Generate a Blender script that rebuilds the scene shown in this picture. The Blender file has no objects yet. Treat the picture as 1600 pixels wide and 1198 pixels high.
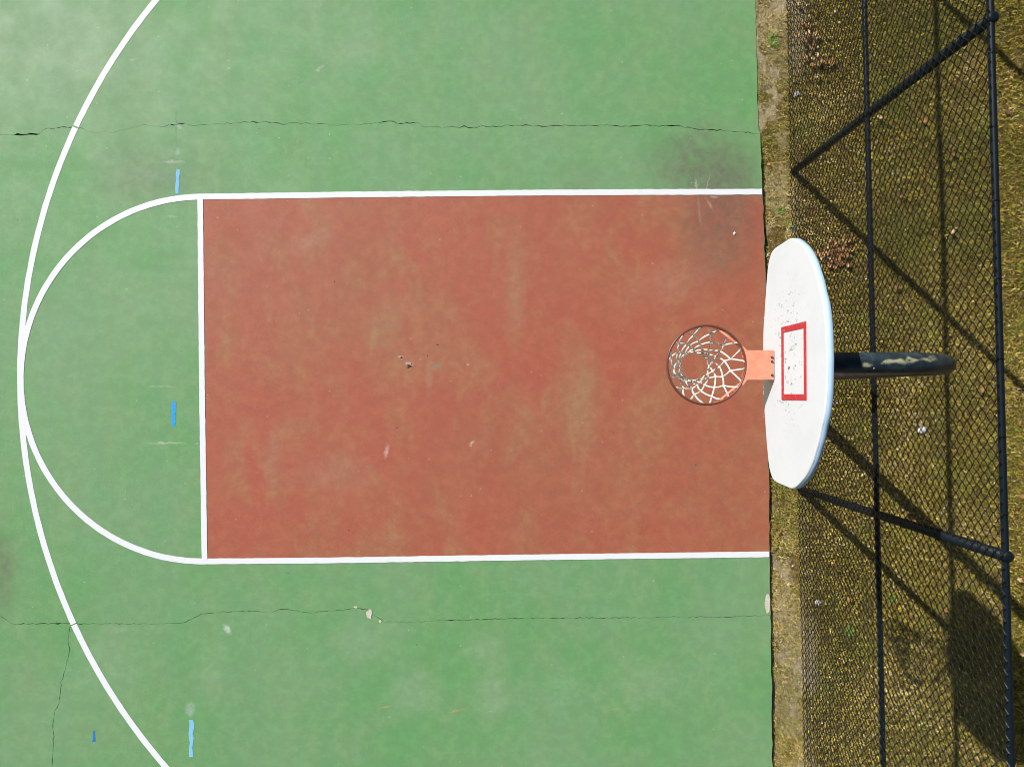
import bpy, bmesh, math, random
import numpy as np
from mathutils import Vector, Matrix
random.seed(7); rng = np.random.default_rng(11)
S = bpy.context.scene; COL = S.collection

# ---------------------------------------------------------------- camera, sky, sun, exposure
H, F = 7.55, 1193.0                       # drone height (m), focal length in pixels of a 1600 px wide picture
cam = bpy.data.cameras.new('camera'); co = bpy.data.objects.new('camera', cam); COL.objects.link(co)
cam.sensor_width = 36; cam.lens = 36 * F / 1600; cam.sensor_fit = 'HORIZONTAL'
cam.clip_start = .05; cam.clip_end = 3000
CX, CY = -.044, -.101                     # the drone hangs here, tilted a little under one degree
DOWN = Vector((793 - 800, 599 - 615, -F)).normalized(); QC = DOWN.rotation_difference(Vector((0, 0, -1)))
co.location = (CX, CY, H); co.rotation_mode = 'QUATERNION'; co.rotation_quaternion = QC; S.camera = co
LX, LY = .965, -.915                      # shadow run per metre of height
elev = math.atan(1 / math.hypot(LX, LY))
W = bpy.data.worlds.new('World'); S.world = W; W.use_nodes = True
wn = W.node_tree.nodes; wl = W.node_tree.links; wn.clear()
sky = wn.new('ShaderNodeTexSky'); sky.sky_type = 'NISHITA'; sky.sun_disc = False
sky.sun_elevation = elev; sky.sun_rotation = math.atan2(-LX, -LY)
bg = wn.new('ShaderNodeBackground'); bg.inputs[1].default_value = .05
wo = wn.new('ShaderNodeOutputWorld'); wl.new(sky.outputs[0], bg.inputs[0]); wl.new(bg.outputs[0], wo.inputs[0])
sl = bpy.data.lights.new('sun', 'SUN'); sl.energy = 5.0; sl.angle = math.radians(.53); sl.color = (1, .975, .94)
so = bpy.data.objects.new('sun', sl); COL.objects.link(so); so.location = (-20, 20, 20)
so.rotation_euler = Vector((LX, LY, -1)).to_track_quat('-Z', 'Y').to_euler()
S.view_settings.view_transform = 'Standard'; S.view_settings.look = 'None'
S.view_settings.gamma = 1; S.view_settings.use_curve_mapping = False; S.view_settings.exposure = .24
S.cycles.max_bounces = 6; S.cycles.diffuse_bounces = 2; S.cycles.filter_width = 1.0

# ---------------------------------------------------------------- helpers
def P(px, py, z=0.0):
    d = QC @ Vector((px - 800, 599 - py, -F)); t = (z - H) / d.z
    return (CX + d.x * t, CY + d.y * t, z)
def on_plane_x(px, py, X):
    d = QC @ Vector((px - 800, 599 - py, -F)); t = (X - CX) / d.x
    return (CY + d.y * t, H + d.z * t)
def obj(name, me, mat=None, parent=None, **props):
    if isinstance(me, bmesh.types.BMesh):
        b = me; me = bpy.data.meshes.new(name); b.to_mesh(me); b.free()
    o = bpy.data.objects.new(name, me); COL.objects.link(o)
    if mat is not None and len(me.materials) == 0: me.materials.append(mat)
    if parent is not None: o.parent = parent
    for k, v in props.items(): o[k] = v
    return o
def empty(name, loc=(0, 0, 0), **props):
    o = bpy.data.objects.new(name, None); COL.objects.link(o); o.location = loc; o.empty_display_size = .2
    for k, v in props.items(): o[k] = v
    return o
def smooth(o, on=True):
    for p in o.data.polygons: p.use_smooth = on
    return o
def tube(bm, pts, r, n=8, closed=False, caps=True):
    pts = [Vector(p) for p in pts]; N = len(pts); rings = []
    rr = r if isinstance(r, (list, tuple)) else [r] * N
    up = None
    for i, p in enumerate(pts):
        a = pts[(i - 1) % N] if (closed or i > 0) else p
        b = pts[(i + 1) % N] if (closed or i < N - 1) else p
        t = (b - a).normalized()
        if up is None:
            up = Vector((0, 0, 1)) if abs(t.z) < .9 else Vector((1, 0, 0))
        u = t.cross(up)
        if u.length < 1e-5: u = t.cross(Vector((0, 1, .1)))
        u.normalize(); v = u.cross(t).normalized(); up = v
        rings.append([bm.verts.new(p + (u * math.cos(q) + v * math.sin(q)) * rr[i]) for q in [2 * math.pi * k / n for k in range(n)]])
    for i in range(N if closed else N - 1):
        A, B = rings[i], rings[(i + 1) % N]
        for k in range(n):
            f = bm.faces.new((A[k], A[(k + 1) % n], B[(k + 1) % n], B[k])); f.smooth = True
    if caps and not closed:
        bm.faces.new(rings[0][::-1]); bm.faces.new(rings[-1])
def box(bm, c, s, M=None):
    r = bmesh.ops.create_cube(bm, size=1)
    for v in r['verts']:
        v.co = Vector((v.co.x * s[0], v.co.y * s[1], v.co.z * s[2])) + Vector(c)
        if M: v.co = M @ v.co
def prism(poly, z0, z1=None):
    """horizontal polygon at z0; with z1 it gets side walls down to z1"""
    bm = bmesh.new(); vs = [bm.verts.new((x, y, z0)) for x, y in poly]
    f = bm.faces.new(vs)
    if f.normal.z < 0 or True:
        f.normal_update()
        if f.normal.z < 0: f.normal_flip()
    if z1 is not None:
        lo = [bm.verts.new((x, y, z1)) for x, y in poly]; n = len(vs)
        for i in range(n): bm.faces.new((vs[i], vs[(i + 1) % n], lo[(i + 1) % n], lo[i]))
        bm.faces.new(lo)
    bmesh.ops.triangulate(bm, faces=bm.faces[:], ngon_method='EAR_CLIP')
    bmesh.ops.recalc_face_normals(bm, faces=bm.faces[:])
    if z1 is None:
        for f in bm.faces:
            if f.normal.z < 0: f.normal_flip()
    return bm
def interp(pts, step):
    out = []
    for (a, b) in zip(pts[:-1], pts[1:]):
        d = math.dist(a[:2], b[:2]); n = max(1, int(d / step))
        for k in range(n): out.append(tuple(a[i] + (b[i] - a[i]) * k / n for i in range(len(a))))
    out.append(tuple(pts[-1])); return out
def vnoise(x, y, seed=0):
    xi = np.floor(x).astype(np.int64); yi = np.floor(y).astype(np.int64); fx = x - xi; fy = y - yi
    fx = fx * fx * (3 - 2 * fx); fy = fy * fy * (3 - 2 * fy)
    def h(a, b):
        n = (a * 374761393 + b * 668265263 + seed * 1442695041) & 0x7fffffff
        n = ((n ^ (n >> 13)) * 1274126177) & 0x7fffffff
        return ((n ^ (n >> 16)) & 0xffff) / 65535.
    return (h(xi, yi) * (1 - fx) + h(xi + 1, yi) * fx) * (1 - fy) + (h(xi, yi + 1) * (1 - fx) + h(xi + 1, yi + 1) * fx) * fy
def fbm(x, y, seed=0, o=4):
    s = 0; a = .5; t = 0
    for i in range(o): s = s + a * vnoise(x * 2 ** i, y * 2 ** i, seed + i * 17); t += a; a *= .5
    return s / t

# ---------------------------------------------------------------- materials
class MT:
    def __init__(s, name, rough=.7, spec=.3):
        s.m = bpy.data.materials.new(name); s.m.use_nodes = True; s.n = s.m.node_tree.nodes; s.l = s.m.node_tree.links
        s.b = s.n['Principled BSDF']; s.b.inputs['Roughness'].default_value = rough; s.b.inputs['Specular IOR Level'].default_value = spec
        s.tc = s.n.new('ShaderNodeTexCoord').outputs['Object']
    def put(s, i, v):
        if hasattr(v, 'is_linked') or hasattr(v, 'links'): s.l.new(v, i)
        else: i.default_value = v
    def noise(s, scale, detail=4, rough=.55, vec=None, stretch=None, dist=0):
        n = s.n.new('ShaderNodeTexNoise'); n.inputs['Scale'].default_value = scale; n.inputs['Detail'].default_value = detail
        n.inputs['Roughness'].default_value = rough; n.inputs['Distortion'].default_value = dist
        v = vec or s.tc
        if stretch:
            m = s.n.new('ShaderNodeMapping'); m.inputs['Scale'].default_value = stretch; s.l.new(v, m.inputs[0]); v = m.outputs[0]
        s.l.new(v, n.inputs['Vector']); return n.outputs['Fac']
    def vor(s, scale, vec=None):
        n = s.n.new('ShaderNodeTexVoronoi'); n.inputs['Scale'].default_value = scale; s.l.new(vec or s.tc, n.inputs['Vector']); return n
    def ramp(s, v, a, b, o0=0., o1=1.):
        n = s.n.new('ShaderNodeMapRange'); n.interpolation_type = 'SMOOTHSTEP'; s.l.new(v, n.inputs[0])
        n.inputs[1].default_value = a; n.inputs[2].default_value = b; n.inputs[3].default_value = o0; n.inputs[4].default_value = o1; return n.outputs[0]
    def math(s, op, a, b=0.):
        n = s.n.new('ShaderNodeMath'); n.operation = op; s.put(n.inputs[0], a); s.put(n.inputs[1], b); return n.outputs[0]
    def mix(s, f, a, b):
        n = s.n.new('ShaderNodeMix'); n.data_type = 'RGBA'
        s.put(n.inputs[0], f)
        for i, v in ((6, a), (7, b)):
            if isinstance(v, tuple): n.inputs[i].default_value = (*v, 1)
            else: s.l.new(v, n.inputs[i])
        return n.outputs[2]
    def attr(s, name, out='Color'):
        n = s.n.new('ShaderNodeAttribute'); n.attribute_name = name; return n.outputs[out]
    def col(s, c):
        if isinstance(c, tuple): s.b.inputs['Base Color'].default_value = (*c, 1)
        else: s.l.new(c, s.b.inputs['Base Color'])
    def bump(s, h, strength=.3, dist=.01):
        n = s.n.new('ShaderNodeBump'); n.inputs['Strength'].default_value = strength; n.inputs['Distance'].default_value = dist
        s.l.new(h, n.inputs['Height']); s.l.new(n.outputs[0], s.b.inputs['Normal'])
    def stain(s, c, vec, cx, cy, rx, ry, rot, colr, k=1., soft=.6, tex=None):
        m = s.n.new('ShaderNodeMapping'); m.vector_type = 'TEXTURE'
        m.inputs['Location'].default_value = (cx, cy, 0); m.inputs['Rotation'].default_value = (0, 0, rot)
        m.inputs['Scale'].default_value = (rx, ry, 1e3); s.l.new(vec, m.inputs[0])
        L = s.n.new('ShaderNodeVectorMath'); L.operation = 'LENGTH'; s.l.new(m.outputs[0], L.inputs[0])
        f = s.ramp(L.outputs['Value'], 1 - soft, 1 + soft, k, 0.)
        if tex is not None: f = s.math('MULTIPLY', f, tex)
        return s.mix(f, c, colr)
def warp(M, amt, scale):
    n = M.n.new('ShaderNodeTexNoise'); n.inputs['Scale'].default_value = scale; n.inputs['Detail'].default_value = 5
    M.l.new(M.tc, n.inputs['Vector'])
    a = M.n.new('ShaderNodeVectorMath'); a.operation = 'SUBTRACT'; M.l.new(n.outputs['Color'], a.inputs[0]); a.inputs[1].default_value = (.5, .5, .5)
    b = M.n.new('ShaderNodeVectorMath'); b.operation = 'MULTIPLY_ADD'; M.l.new(a.outputs[0], b.inputs[0]); b.inputs[1].default_value = (amt, amt, 0)
    M.l.new(M.tc, b.inputs[2]); return b.outputs[0]

def sp(px, py, rx, ry, rot=0): 
    x, y, _ = P(px, py); return (x, y, rx / 158., ry / 158., math.radians(rot))
def court_paint(name, cols, kind):
    M = MT(name, .6, .45)
    big = M.ramp(M.noise(.55, 5, .6), .36, .64); mid = M.ramp(M.noise(2.2, 6, .65, dist=.4), .38, .68)
    fine = M.ramp(M.noise(9, 6, .7), .35, .7); grain = M.noise(130, 2, .6); g2 = M.noise(420, 1, .5)
    c = M.mix(big, cols[0], cols[1]); 
    c = M.mix(M.math('MULTIPLY', mid, .55), c, cols[2])
    streak = M.ramp(M.noise(1.7 if kind == 'red' else 2.4, 7, .66, stretch=(1.25, .8, 1), dist=.6), .43, .72)
    streak = M.math('MAXIMUM', streak, M.math('MULTIPLY', M.ramp(M.noise(3.4, 6, .65, stretch=(1.3, .35, 1), dist=.5), .54, .70), M.ramp(M.noise(.8, 2), .4, .6)))
    streak = M.math('MULTIPLY', streak, M.ramp(fine, .1, .9, .55, 1.))
    c = M.mix(M.math('MULTIPLY', streak, .62 if kind == 'red' else .3), c, cols[3])
    # roller lanes left by the coating
    roll = M.ramp(M.noise(3.2, 3, .5, stretch=(1., .12, 1), dist=.3), .40, .62)
    c = M.mix(M.math('MULTIPLY', roll, .12), c, cols[4])
    w = warp(M, .28, 4.); w2 = warp(M, .05, 30.)
    dirty = M.ramp(M.noise(12, 6, .7), .3, .75, .35, 1.)
    brown = (.135, .125, .085) if kind == 'green' else (.15, .095, .062)
    st = [sp(1095, 257, 70, 48), sp(1128, 350, 58, 75), sp(235, 272, 75, 40), sp(-5, 890, 30, 60), sp(1150, 285, 40, 45), sp(905, 280, 30, 22)]
    for q, k in zip(st, (.9, .8, .45, .75, .55, .3)): c = M.stain(c, w, *q, brown, k, .75, dirty)
    if kind == 'green':
        pale = (.33, .40, .28)
        for q, k in ((sp(330, 1045, 20, 42), .3), (sp(650, 1085, 30, 28), .3), (sp(765, 1085, 22, 40), .3), (sp(540, 75, 50, 30), .2), (sp(75, 60, 110, 80), .22), (sp(1010, 1070, 60, 40), .22),
                     (sp(755, 1010, 25, 20), .3), (sp(560, 1000, 55, 25), .2), (sp(880, 1075, 30, 30), .22), (sp(160, 1040, 50, 40), .25), (sp(1120, 1040, 40, 60), .15)):
            c = M.stain(c, w, *q, pale, k, .8, dirty)
        for q, k, cc in ((sp(252, 604, 21, 1.2), .5, (.4, .5, .3)), (sp(262, 692, 23, 1.4), .75, (.5, .55, .42)), (sp(272, 253, 14, 2), .6, (.5, .5, .42)),
                         (sp(275, 198, 1.2, 24), .6, (.1, .12, .12)), (sp(278, 236, 3, 5), .5, (.4, .5, .5)), (sp(355, 983, 4, 9, 35), .7, (.55, .6, .55)), (sp(280, 199, 2, 8, 60), .5, (.45, .5, .42)),
                         (sp(601, 1104, 11, 1.2, 14), .8, (.42, .33, .1)), (sp(716, 1109, 12, 1.2, 12), .7, (.42, .33, .1)), (sp(958, 1108, 12, 1.2, 10), .6, (.42, .33, .1)), 
                         (sp(297, 1107, 7, 11), .5, (.45, .5, .45)), (sp(210, 93, 9, 1.5, 10), .5, (.4, .5, .4)), (sp(500, 107, 2, 8, -50), .5, (.45, .5, .4)), (sp(270, 338, 10, 1.5, 0), .4, (.4, .45, .4)),
                         (sp(1088, 289, 2, 8, 10), .7, (.5, .5, .4)), (sp(1106, 286, 1, 12, -12), .5, (.5, .42, .3)), (sp(180, 983, 18, 6), .25, (.4, .4, .3))):
            c = M.stain(c, w2, *q, cc, k, .5, dirty)
    else:
        for q, k, cc in ((sp(604, 705, 3, 9, -12), .8, (.6, .45, .38)), (sp(737, 693, 5, 2, 35), .8, (.6, .45, .35)), (sp(682, 573, 6, 4), .8, (.16, .2, .15)), (sp(731, 570, 2, 2), .8, (.6, .4, .35)),
                         (sp(670, 590, 5, 25), .4, (.34, .24, .14)), (sp(1108, 318, 1.5, 12, 30), .6, (.45, .33, .22)), (sp(1093, 330, 2, 22, 5), .35, (.4, .3, .2)), (sp(1115, 308, 6, 1.5), .6, (.5, .4, .3)),
                         (sp(480, 375, 32, 14, 10), .45, (.36, .22, .14)), (sp(600, 500, 25, 40, -20), .55, (.31, .21, .10)), (sp(520, 740, 60, 25), .35, (.36, .2, .13)), (sp(900, 620, 28, 75), .6, (.30, .20, .095)),
                         (sp(805, 450, 14, 70), .5, (.31, .20, .10)), (sp(425, 720, 12, 45), .35, (.35, .18, .12)), (sp(1050, 440, 70, 30, 25), .35, (.36, .22, .14)), (sp(1085, 730, 14, 5, 20), .6, (.22, .12, .09)),
                         (sp(640, 568, 5, 3), .9, (.6, .5, .4)), (sp(626, 558, 4, 2), .8, (.6, .5, .4))):
            c = M.stain(c, w if q[2] > .1 else w2, *q, cc, k, .7, dirty)
    # sparse light and dark grit showing through
    v = M.vor(10.); rnd = M.n.new('ShaderNodeSeparateColor'); M.l.new(v.outputs['Color'], rnd.inputs[0])
    spot = M.math('LESS_THAN', v.outputs['Distance'], M.math('MULTIPLY', M.ramp(rnd.outputs[0], .45, 1.), .085))
    c = M.mix(M.math('MULTIPLY', spot, .42), c, (.5, .52, .42) if kind == 'green' else (.5, .36, .28))
    v2 = M.vor(4.3); r2 = M.n.new('ShaderNodeSeparateColor'); M.l.new(v2.outputs['Color'], r2.inputs[0])
    spot2 = M.math('LESS_THAN', v2.outputs['Distance'], M.math('MULTIPLY', M.ramp(r2.outputs[1], .6, 1.), .035))
    c = M.mix(M.math('MULTIPLY', spot2, .7), c, (.07, .06, .05))
    hs = M.n.new('ShaderNodeHueSaturation'); M.l.new(c, hs.inputs['Color'])
    gv = M.math('ADD', M.math('MULTIPLY', M.ramp(grain, .3, .7), .17), M.math('MULTIPLY', M.ramp(g2, .3, .7), .17))
    gv = M.math('SUBTRACT', gv, M.math('MULTIPLY', M.ramp(M.noise(38, 5, .75), .56, .72), .12))
    gv = M.math('ADD', gv, M.math('MULTIPLY', M.math('SUBTRACT', M.noise(48, 3, .8), .5), .20))
    gv = M.math('ADD', gv, M.ramp(fine, 0, 1, .79, .9)); M.l.new(gv, hs.inputs['Value'])
    M.col(hs.outputs[0])
    M.l.new(M.ramp(M.noise(3, 4), .3, .7, .56, .70), M.b.inputs['Roughness'])
    M.bump(M.math('ADD', M.math('MULTIPLY', grain, .6), M.math('MULTIPLY', g2, .5)), .35, .004)
    return M.m
m_green = court_paint('green_court_paint', ((.124, .302, .104), (.168, .308, .142), (.168, .292, .124), (.235, .300, .155), (.108, .276, .146)), 'green')
m_red = court_paint('red_key_paint', ((.362, .090, .049), (.330, .102, .053), (.380, .116, .060), (.300, .190, .082), (.315, .102, .049)), 'red')

M = MT('white_line_paint', .55, .3); n = M.noise(60, 5, .7); c = M.mix(M.ramp(n, .55, .8), (.74, .75, .765), (.66, .67, .645))
c = M.mix(M.ramp(M.noise(5, 6, .75), .54, .75, 0, .4), c, (.60, .62, .58)); M.col(c); M.bump(M.noise(130, 2), .3, .003); m_line = M.m
def blue(name, a, b, lo):
    M = MT(name, .7, .2); M.col(M.mix(M.ramp(M.noise(40, 5, .75), lo, lo + .25), a, b)); M.bump(M.noise(130, 2), .3, .003); return M.m
m_blue1 = blue('pale_blue_chalk', (.22, .50, .72), (.20, .40, .42), .5); m_blue2 = blue('blue_chalk', (.04, .32, .68), (.10, .36, .50), .5); m_blue3 = blue('deep_blue_chalk', (.02, .17, .52), (.03, .22, .5), .5)
M = MT('asphalt_base', .9, .2); M.col(M.mix(M.noise(60, 4), (.03, .032, .03), (.07, .07, .06))); M.bump(M.noise(90, 4), .6, .006); m_asph = M.m
M = MT('bare_patch', .85, .2); M.col(M.mix(M.ramp(M.noise(50, 5), .35, .7), (.62, .58, .48), (.48, .42, .32))); M.bump(M.noise(70, 4), .5, .006); m_chip = M.m
M = MT('dark_pit', .9, .2); M.col(M.mix(M.noise(90, 3), (.02, .015, .012), (.10, .06, .045))); m_pit = M.m

M = MT('white_backboard_enamel', .42, .4)
sep = M.n.new('ShaderNodeSeparateXYZ'); M.l.new(M.tc, sep.inputs[0])
def ell(cy, cz, ry, rz, soft=.5):
    a = M.math('DIVIDE', M.math('SUBTRACT', sep.outputs[1], cy), ry); b = M.math('DIVIDE', M.math('SUBTRACT', sep.outputs[2], cz), rz)
    d = M.math('SQRT', M.math('ADD', M.math('MULTIPLY', a, a), M.math('MULTIPLY', b, b))); return M.ramp(d, 1 - soft, 1 + soft, 1., 0.)
c = M.mix(M.ramp(M.noise(4, 5, .6), .4, .7), (.70, .725, .76), (.665, .69, .73))
wear = M.math('ADD', M.math('MULTIPLY', ell(.13, 3.28, .34, .22, .7), .75), M.math('ADD', ell(.37, 3.16, .05, .07), M.math('ADD', ell(.20, 3.27, .06, .09), ell(-.02, 3.27, .06, .09))))
chips = M.ramp(M.noise(38, 5, .72, stretch=(1, 1, .55)), .59, .625)
c = M.mix(M.math('MINIMUM', M.math('MULTIPLY', M.math('MULTIPLY', chips, wear), 1.), .95), c, (.10, .10, .10))
c = M.mix(M.math('MULTIPLY', M.ramp(M.noise(21, 6, .7), .56, .68), M.math('MULTIPLY', wear, .35)), c, (.56, .60, .57))
v = M.vor(16); rr = M.n.new('ShaderNodeSeparateColor'); M.l.new(v.outputs['Color'], rr.inputs[0])
spk = M.math('LESS_THAN', v.outputs['Distance'], M.math('MULTIPLY', M.ramp(rr.outputs[0], .6, 1.), .16)); c = M.mix(M.math('MULTIPLY', spk, .35), c, (.35, .37, .38))
M.col(c); M.bump(M.noise(20, 3), .06, .01); m_board = M.m
M = MT('sky_tinted_board_edge', .5, .35); M.col(M.mix(M.noise(12, 3), (.42, .58, .74), (.36, .53, .70))); m_edge = M.m  # near-white edge; blue skylight on its shaded side is painted into the colour
M = MT('red_target_paint', .5, .35); n = M.noise(45, 6, .75); M.col(M.mix(M.ramp(n, .58, .68), (.52, .035, .045), (.62, .42, .40))); m_target = M.m
M = MT('faded_orange_enamel', .5, .35); n = M.noise(30, 5, .7); c = M.mix(M.ramp(n, .35, .7), (.72, .235, .14), (.76, .30, .19)); c = M.mix(M.ramp(M.noise(55, 6, .75), .64, .70), c, (.16, .07, .04)); M.col(c); m_orange = M.m
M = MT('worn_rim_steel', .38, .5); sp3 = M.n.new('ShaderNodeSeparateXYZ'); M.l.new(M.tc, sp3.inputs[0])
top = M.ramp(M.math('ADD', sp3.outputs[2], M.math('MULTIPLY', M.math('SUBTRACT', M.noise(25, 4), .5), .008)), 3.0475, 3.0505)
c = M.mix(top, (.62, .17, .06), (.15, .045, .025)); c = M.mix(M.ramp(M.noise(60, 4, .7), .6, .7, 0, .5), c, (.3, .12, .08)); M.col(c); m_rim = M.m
M = MT('net_cord', .85, .15); M.col(M.mix(M.ramp(M.noise(45, 4, .7), .4, .7), (.80, .78, .70), (.48, .47, .42))); M.bump(M.noise(300, 2), .4, .003); m_net = M.m
M = MT('black_pole_paint', .4, .3)
pw = warp(M, .10, 9.)
c = M.mix(M.ramp(M.noise(9, 5, .7), .42, .66), (.016, .026, .034), (.042, .062, .072))
lich = M.ramp(M.noise(26, 6, .7), .30, .5)
for (px, py, rx, ry) in ((1352, 566, 7, 3.4), (1386, 564.5, 12, 3.6), (1403, 565.5, 9, 4), (1424, 562.5, 11, 3.4), (1444, 561, 14, 4.5)):
    x, y, _ = P(px, py, 3.43 - max(0, (px - 1430)) * .006)
    c = M.stain(c, pw, x, y, rx / 288., ry / 288., .05, (.40, .39, .22), .85, .55, lich)
M.col(c); M.bump(M.noise(40, 4), .12, .004); m_pole = M.m
M = MT('black_vinyl', .45, .16); M.col(M.mix(M.noise(30, 4), (.003, .006, .009), (.008, .014, .020))); m_vinyl = M.m
M = MT('black_wire', .25, .5); M.col((.006, .007, .008)); m_wire = M.m
M = MT('galvanised_steel', .4, .5); M.b.inputs['Metallic'].default_value = .7; M.col((.5, .5, .5)); m_galv = M.m
M = MT('dark_bolt', .5, .4); M.col((.05, .04, .035)); m_bolt = M.m

M = MT('soil_and_thatch', .95, .1)
d = M.attr('dirt', 'Fac')
soil = M.mix(M.ramp(M.noise(14, 7, .7), .35, .68), (.29, .225, .115), (.46, .38, .22)); soil = M.mix(M.ramp(M.noise(60, 5, .75), .58, .72), soil, (.15, .11, .055))
thatch = M.mix(M.ramp(M.noise(30, 6, .75), .35, .68), (.10, .066, .02), (.27, .185, .05)); thatch = M.mix(M.ramp(M.noise(2.5, 5), .5, .7), thatch, (.22, .20, .045))
c = M.mix(M.ramp(M.math('ADD', d, M.math('MULTIPLY', M.math('SUBTRACT', M.noise(22, 6, .75), .5), .9)), .3, .7), thatch, soil)
pv = M.vor(55); c = M.mix(M.math('MULTIPLY', M.math('LESS_THAN', pv.outputs['Distance'], .22), .5), c, (.58, .53, .42))
M.col(c); M.bump(M.math('ADD', M.noise(25, 6, .75), M.math('MULTIPLY', M.noise(120, 4), .4)), .9, .03); m_soil = M.m
M = MT('grass_blades', .75, .2); M.col(M.attr('tint')); m_grass = M.m
def leafmat(name, a, b):
    M = MT(name, .6, .45); M.col(M.mix(M.ramp(M.noise(28, 4, .7), .35, .7), a, b)); return M.m
m_leaf = [leafmat('rust_leaf', (.38, .17, .05), (.52, .28, .10)), leafmat('tan_leaf', (.56, .35, .16), (.66, .47, .27)), leafmat('brown_leaf', (.20, .095, .04), (.34, .18, .08))]
M = MT('stone', .85, .2); M.col(M.mix(M.noise(40, 5), (.36, .37, .38), (.58, .58, .57))); M.bump(M.noise(60, 4), .4, .005); m_stone = M.m
M = MT('white_paper', .7, .2); M.col((.82, .80, .78)); m_paper = M.m
M = MT('blue_plastic', .4, .4); M.col((.02, .25, .48)); m_blueplastic = M.m
M = MT('pale_pebbles', .9, .15); M.col(M.mix(M.noise(30, 2), (.42, .36, .26), (.62, .57, .46))); m_peb = M.m

# ---------------------------------------------------------------- ground
FX = lambda Y: 2.848 - .0185 * Y                      # centre line of the fence
EDGE = [(1178, -700), (1179, -60), (1180, 0), (1181.5, 60), (1183, 130), (1184, 180), (1184.5, 203), (1188, 209), (1190, 260), (1192, 300), (1195, 400), (1198, 560), (1200.5, 700), (1203, 860), (1204, 950), (1206, 1100), (1207, 1198), (1209, 1300), (1216, 1900)]
EW = [P(*q)[:2] for q in interp(EDGE, 12)]
EW = [(x + random.uniform(-.006, .006), y) for x, y in EW]
ey = np.array([q[1] for q in EW])[::-1]; ex = np.array([q[0] for q in EW])[::-1]
edge_x = lambda y: np.interp(y, ey, ex)
def dirtf(x, y):
    strip = np.clip((FX(y) + .0 - x) / .10, 0, 1) * (x > edge_x(y) - .15)
    n = fbm(x * 3.1, y * 2.2, 3); n2 = fbm(x * 9, y * 7, 5)
    s = strip * np.clip(.22 + 1.3 * (n - .3) + 1.5 * (n2 - .5), 0, 1)
    low = np.clip(1 - (x - FX(y)) / .42, 0, 1) * np.clip((-1.7 - y) / 1.0, 0, 1) * np.clip(.5 + 2 * (n - .4), 0, 1)
    hi = np.clip(1 - (x - FX(y)) / .40, 0, 1) * np.clip((y - 2.6) / .6, 0, 1) * .8
    near = np.clip(1 - (x - FX(y)) / .30, 0, 1) * (x > FX(y)) * .5
    rnd = np.clip((n - .62) * 3, 0, .35)
    return np.clip(np.maximum.reduce([s, low, hi * np.ones_like(s), near, rnd]), 0, 1)
def gz(x, y):
    z = -.048 + .040 * np.clip((y - 2.1) / .5, 0, 1) + .02 * (fbm(x * 1.3, y * 1.3, 9) - .5) + .022 * (fbm(x * 6, y * 6, 21, 3) - .5)
    z = z + .02 * np.clip((x - FX(y) - .3) / 1.5, 0, 1)
    f = np.clip((x - edge_x(y) + .07) / .05, 0, 1) * np.clip((14 - x) / 6, 0, 1) * np.clip((14 - np.abs(y)) / 6, 0, 1)
    return np.where(x < 2.3, -.07, -.055 * (1 - f) + z * f)
def axis(a, b, step, lo, hi):
    mid = list(np.arange(a, b, step)); out = [lo, lo / 3, lo / 9] + [v for v in (a - 4, a - 1, a - .2) if v > lo / 9]
    return sorted(set([round(v, 4) for v in out + mid + [b + .2, b + .6, b + 2, b + 6, hi / 9, hi / 3, hi]]))
xs = np.array(axis(2.40, 6.4, .03, -400, 400)); ys = np.array(axis(-5.2, 5.2, .03, -400, 400))
GX, GY = np.meshgrid(xs, ys); GZ = gz(GX, GY); V = np.stack([GX, GY, GZ], -1).reshape(-1, 3); nx = len(xs)
ii, jj = np.meshgrid(np.arange(len(ys) - 1), np.arange(nx - 1), indexing='ij'); a = (ii * nx + jj).ravel()
Fq = np.stack([a, a + 1, a + 1 + nx, a + nx], 1)
def npmesh(name, V, Fc):
    me = bpy.data.meshes.new(name); k = Fc.shape[1]
    me.vertices.add(len(V)); me.vertices.foreach_set('co', np.ascontiguousarray(V, dtype=np.float32).ravel())
    me.loops.add(Fc.size); me.loops.foreach_set('vertex_index', np.ascontiguousarray(Fc, dtype=np.int32).ravel())
    me.polygons.add(len(Fc)); me.polygons.foreach_set('loop_start', np.arange(0, Fc.size, k, dtype=np.int32))
    me.update(calc_edges=True); return me
me = npmesh('ground', V, Fq)
at = me.attributes.new('dirt', 'FLOAT', 'POINT'); at.data.foreach_set('value', dirtf(V[:, 0], V[:, 1]).astype(np.float32))
ground = smooth(obj('ground', me, m_soil, kind='structure'))

# ---------------------------------------------------------------- court
TOPC = [(-1500, 215), (-40, 213), (0, 211), (22, 210.5), (62, 209.5), (72, 201), (92, 199), (115, 199.5), (127, 200), (135, 206), (160, 208), (190, 204), (222, 196), (255, 199), (265, 195), (285, 194), (310, 195), (340, 194), (370, 193), (385, 190), (415, 191), (440, 194), (465, 192), (500, 194), (540, 196), (580, 194), (600, 191), (615, 189), (622, 193), (640, 192), (655, 192), (663, 198), (700, 199), (720, 198), (740, 198), (780, 197), (850, 197), (930, 196), (990, 197), (1010, 195), (1030, 196), (1060, 196), (1070, 199), (1095, 203), (1130, 204), (1160, 206), (1178, 209), (1188, 208)]
BOTC = [(-1500, 945), (-40, 950), (0, 961), (18, 974), (60, 974), (100, 974), (140, 974), (200, 974.5), (260, 974), (285, 973), (300, 967), (315, 959), (345, 956), (380, 954), (425, 956), (440, 951), (450, 952), (480, 957), (530, 953), (560, 950), (575, 953), (590, 964), (600, 971), (640, 971), (700, 969), (760, 967), (850, 965), (930, 965), (1000, 965), (1060, 963), (1120, 964), (1170, 962), (1204.2, 961)]
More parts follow.
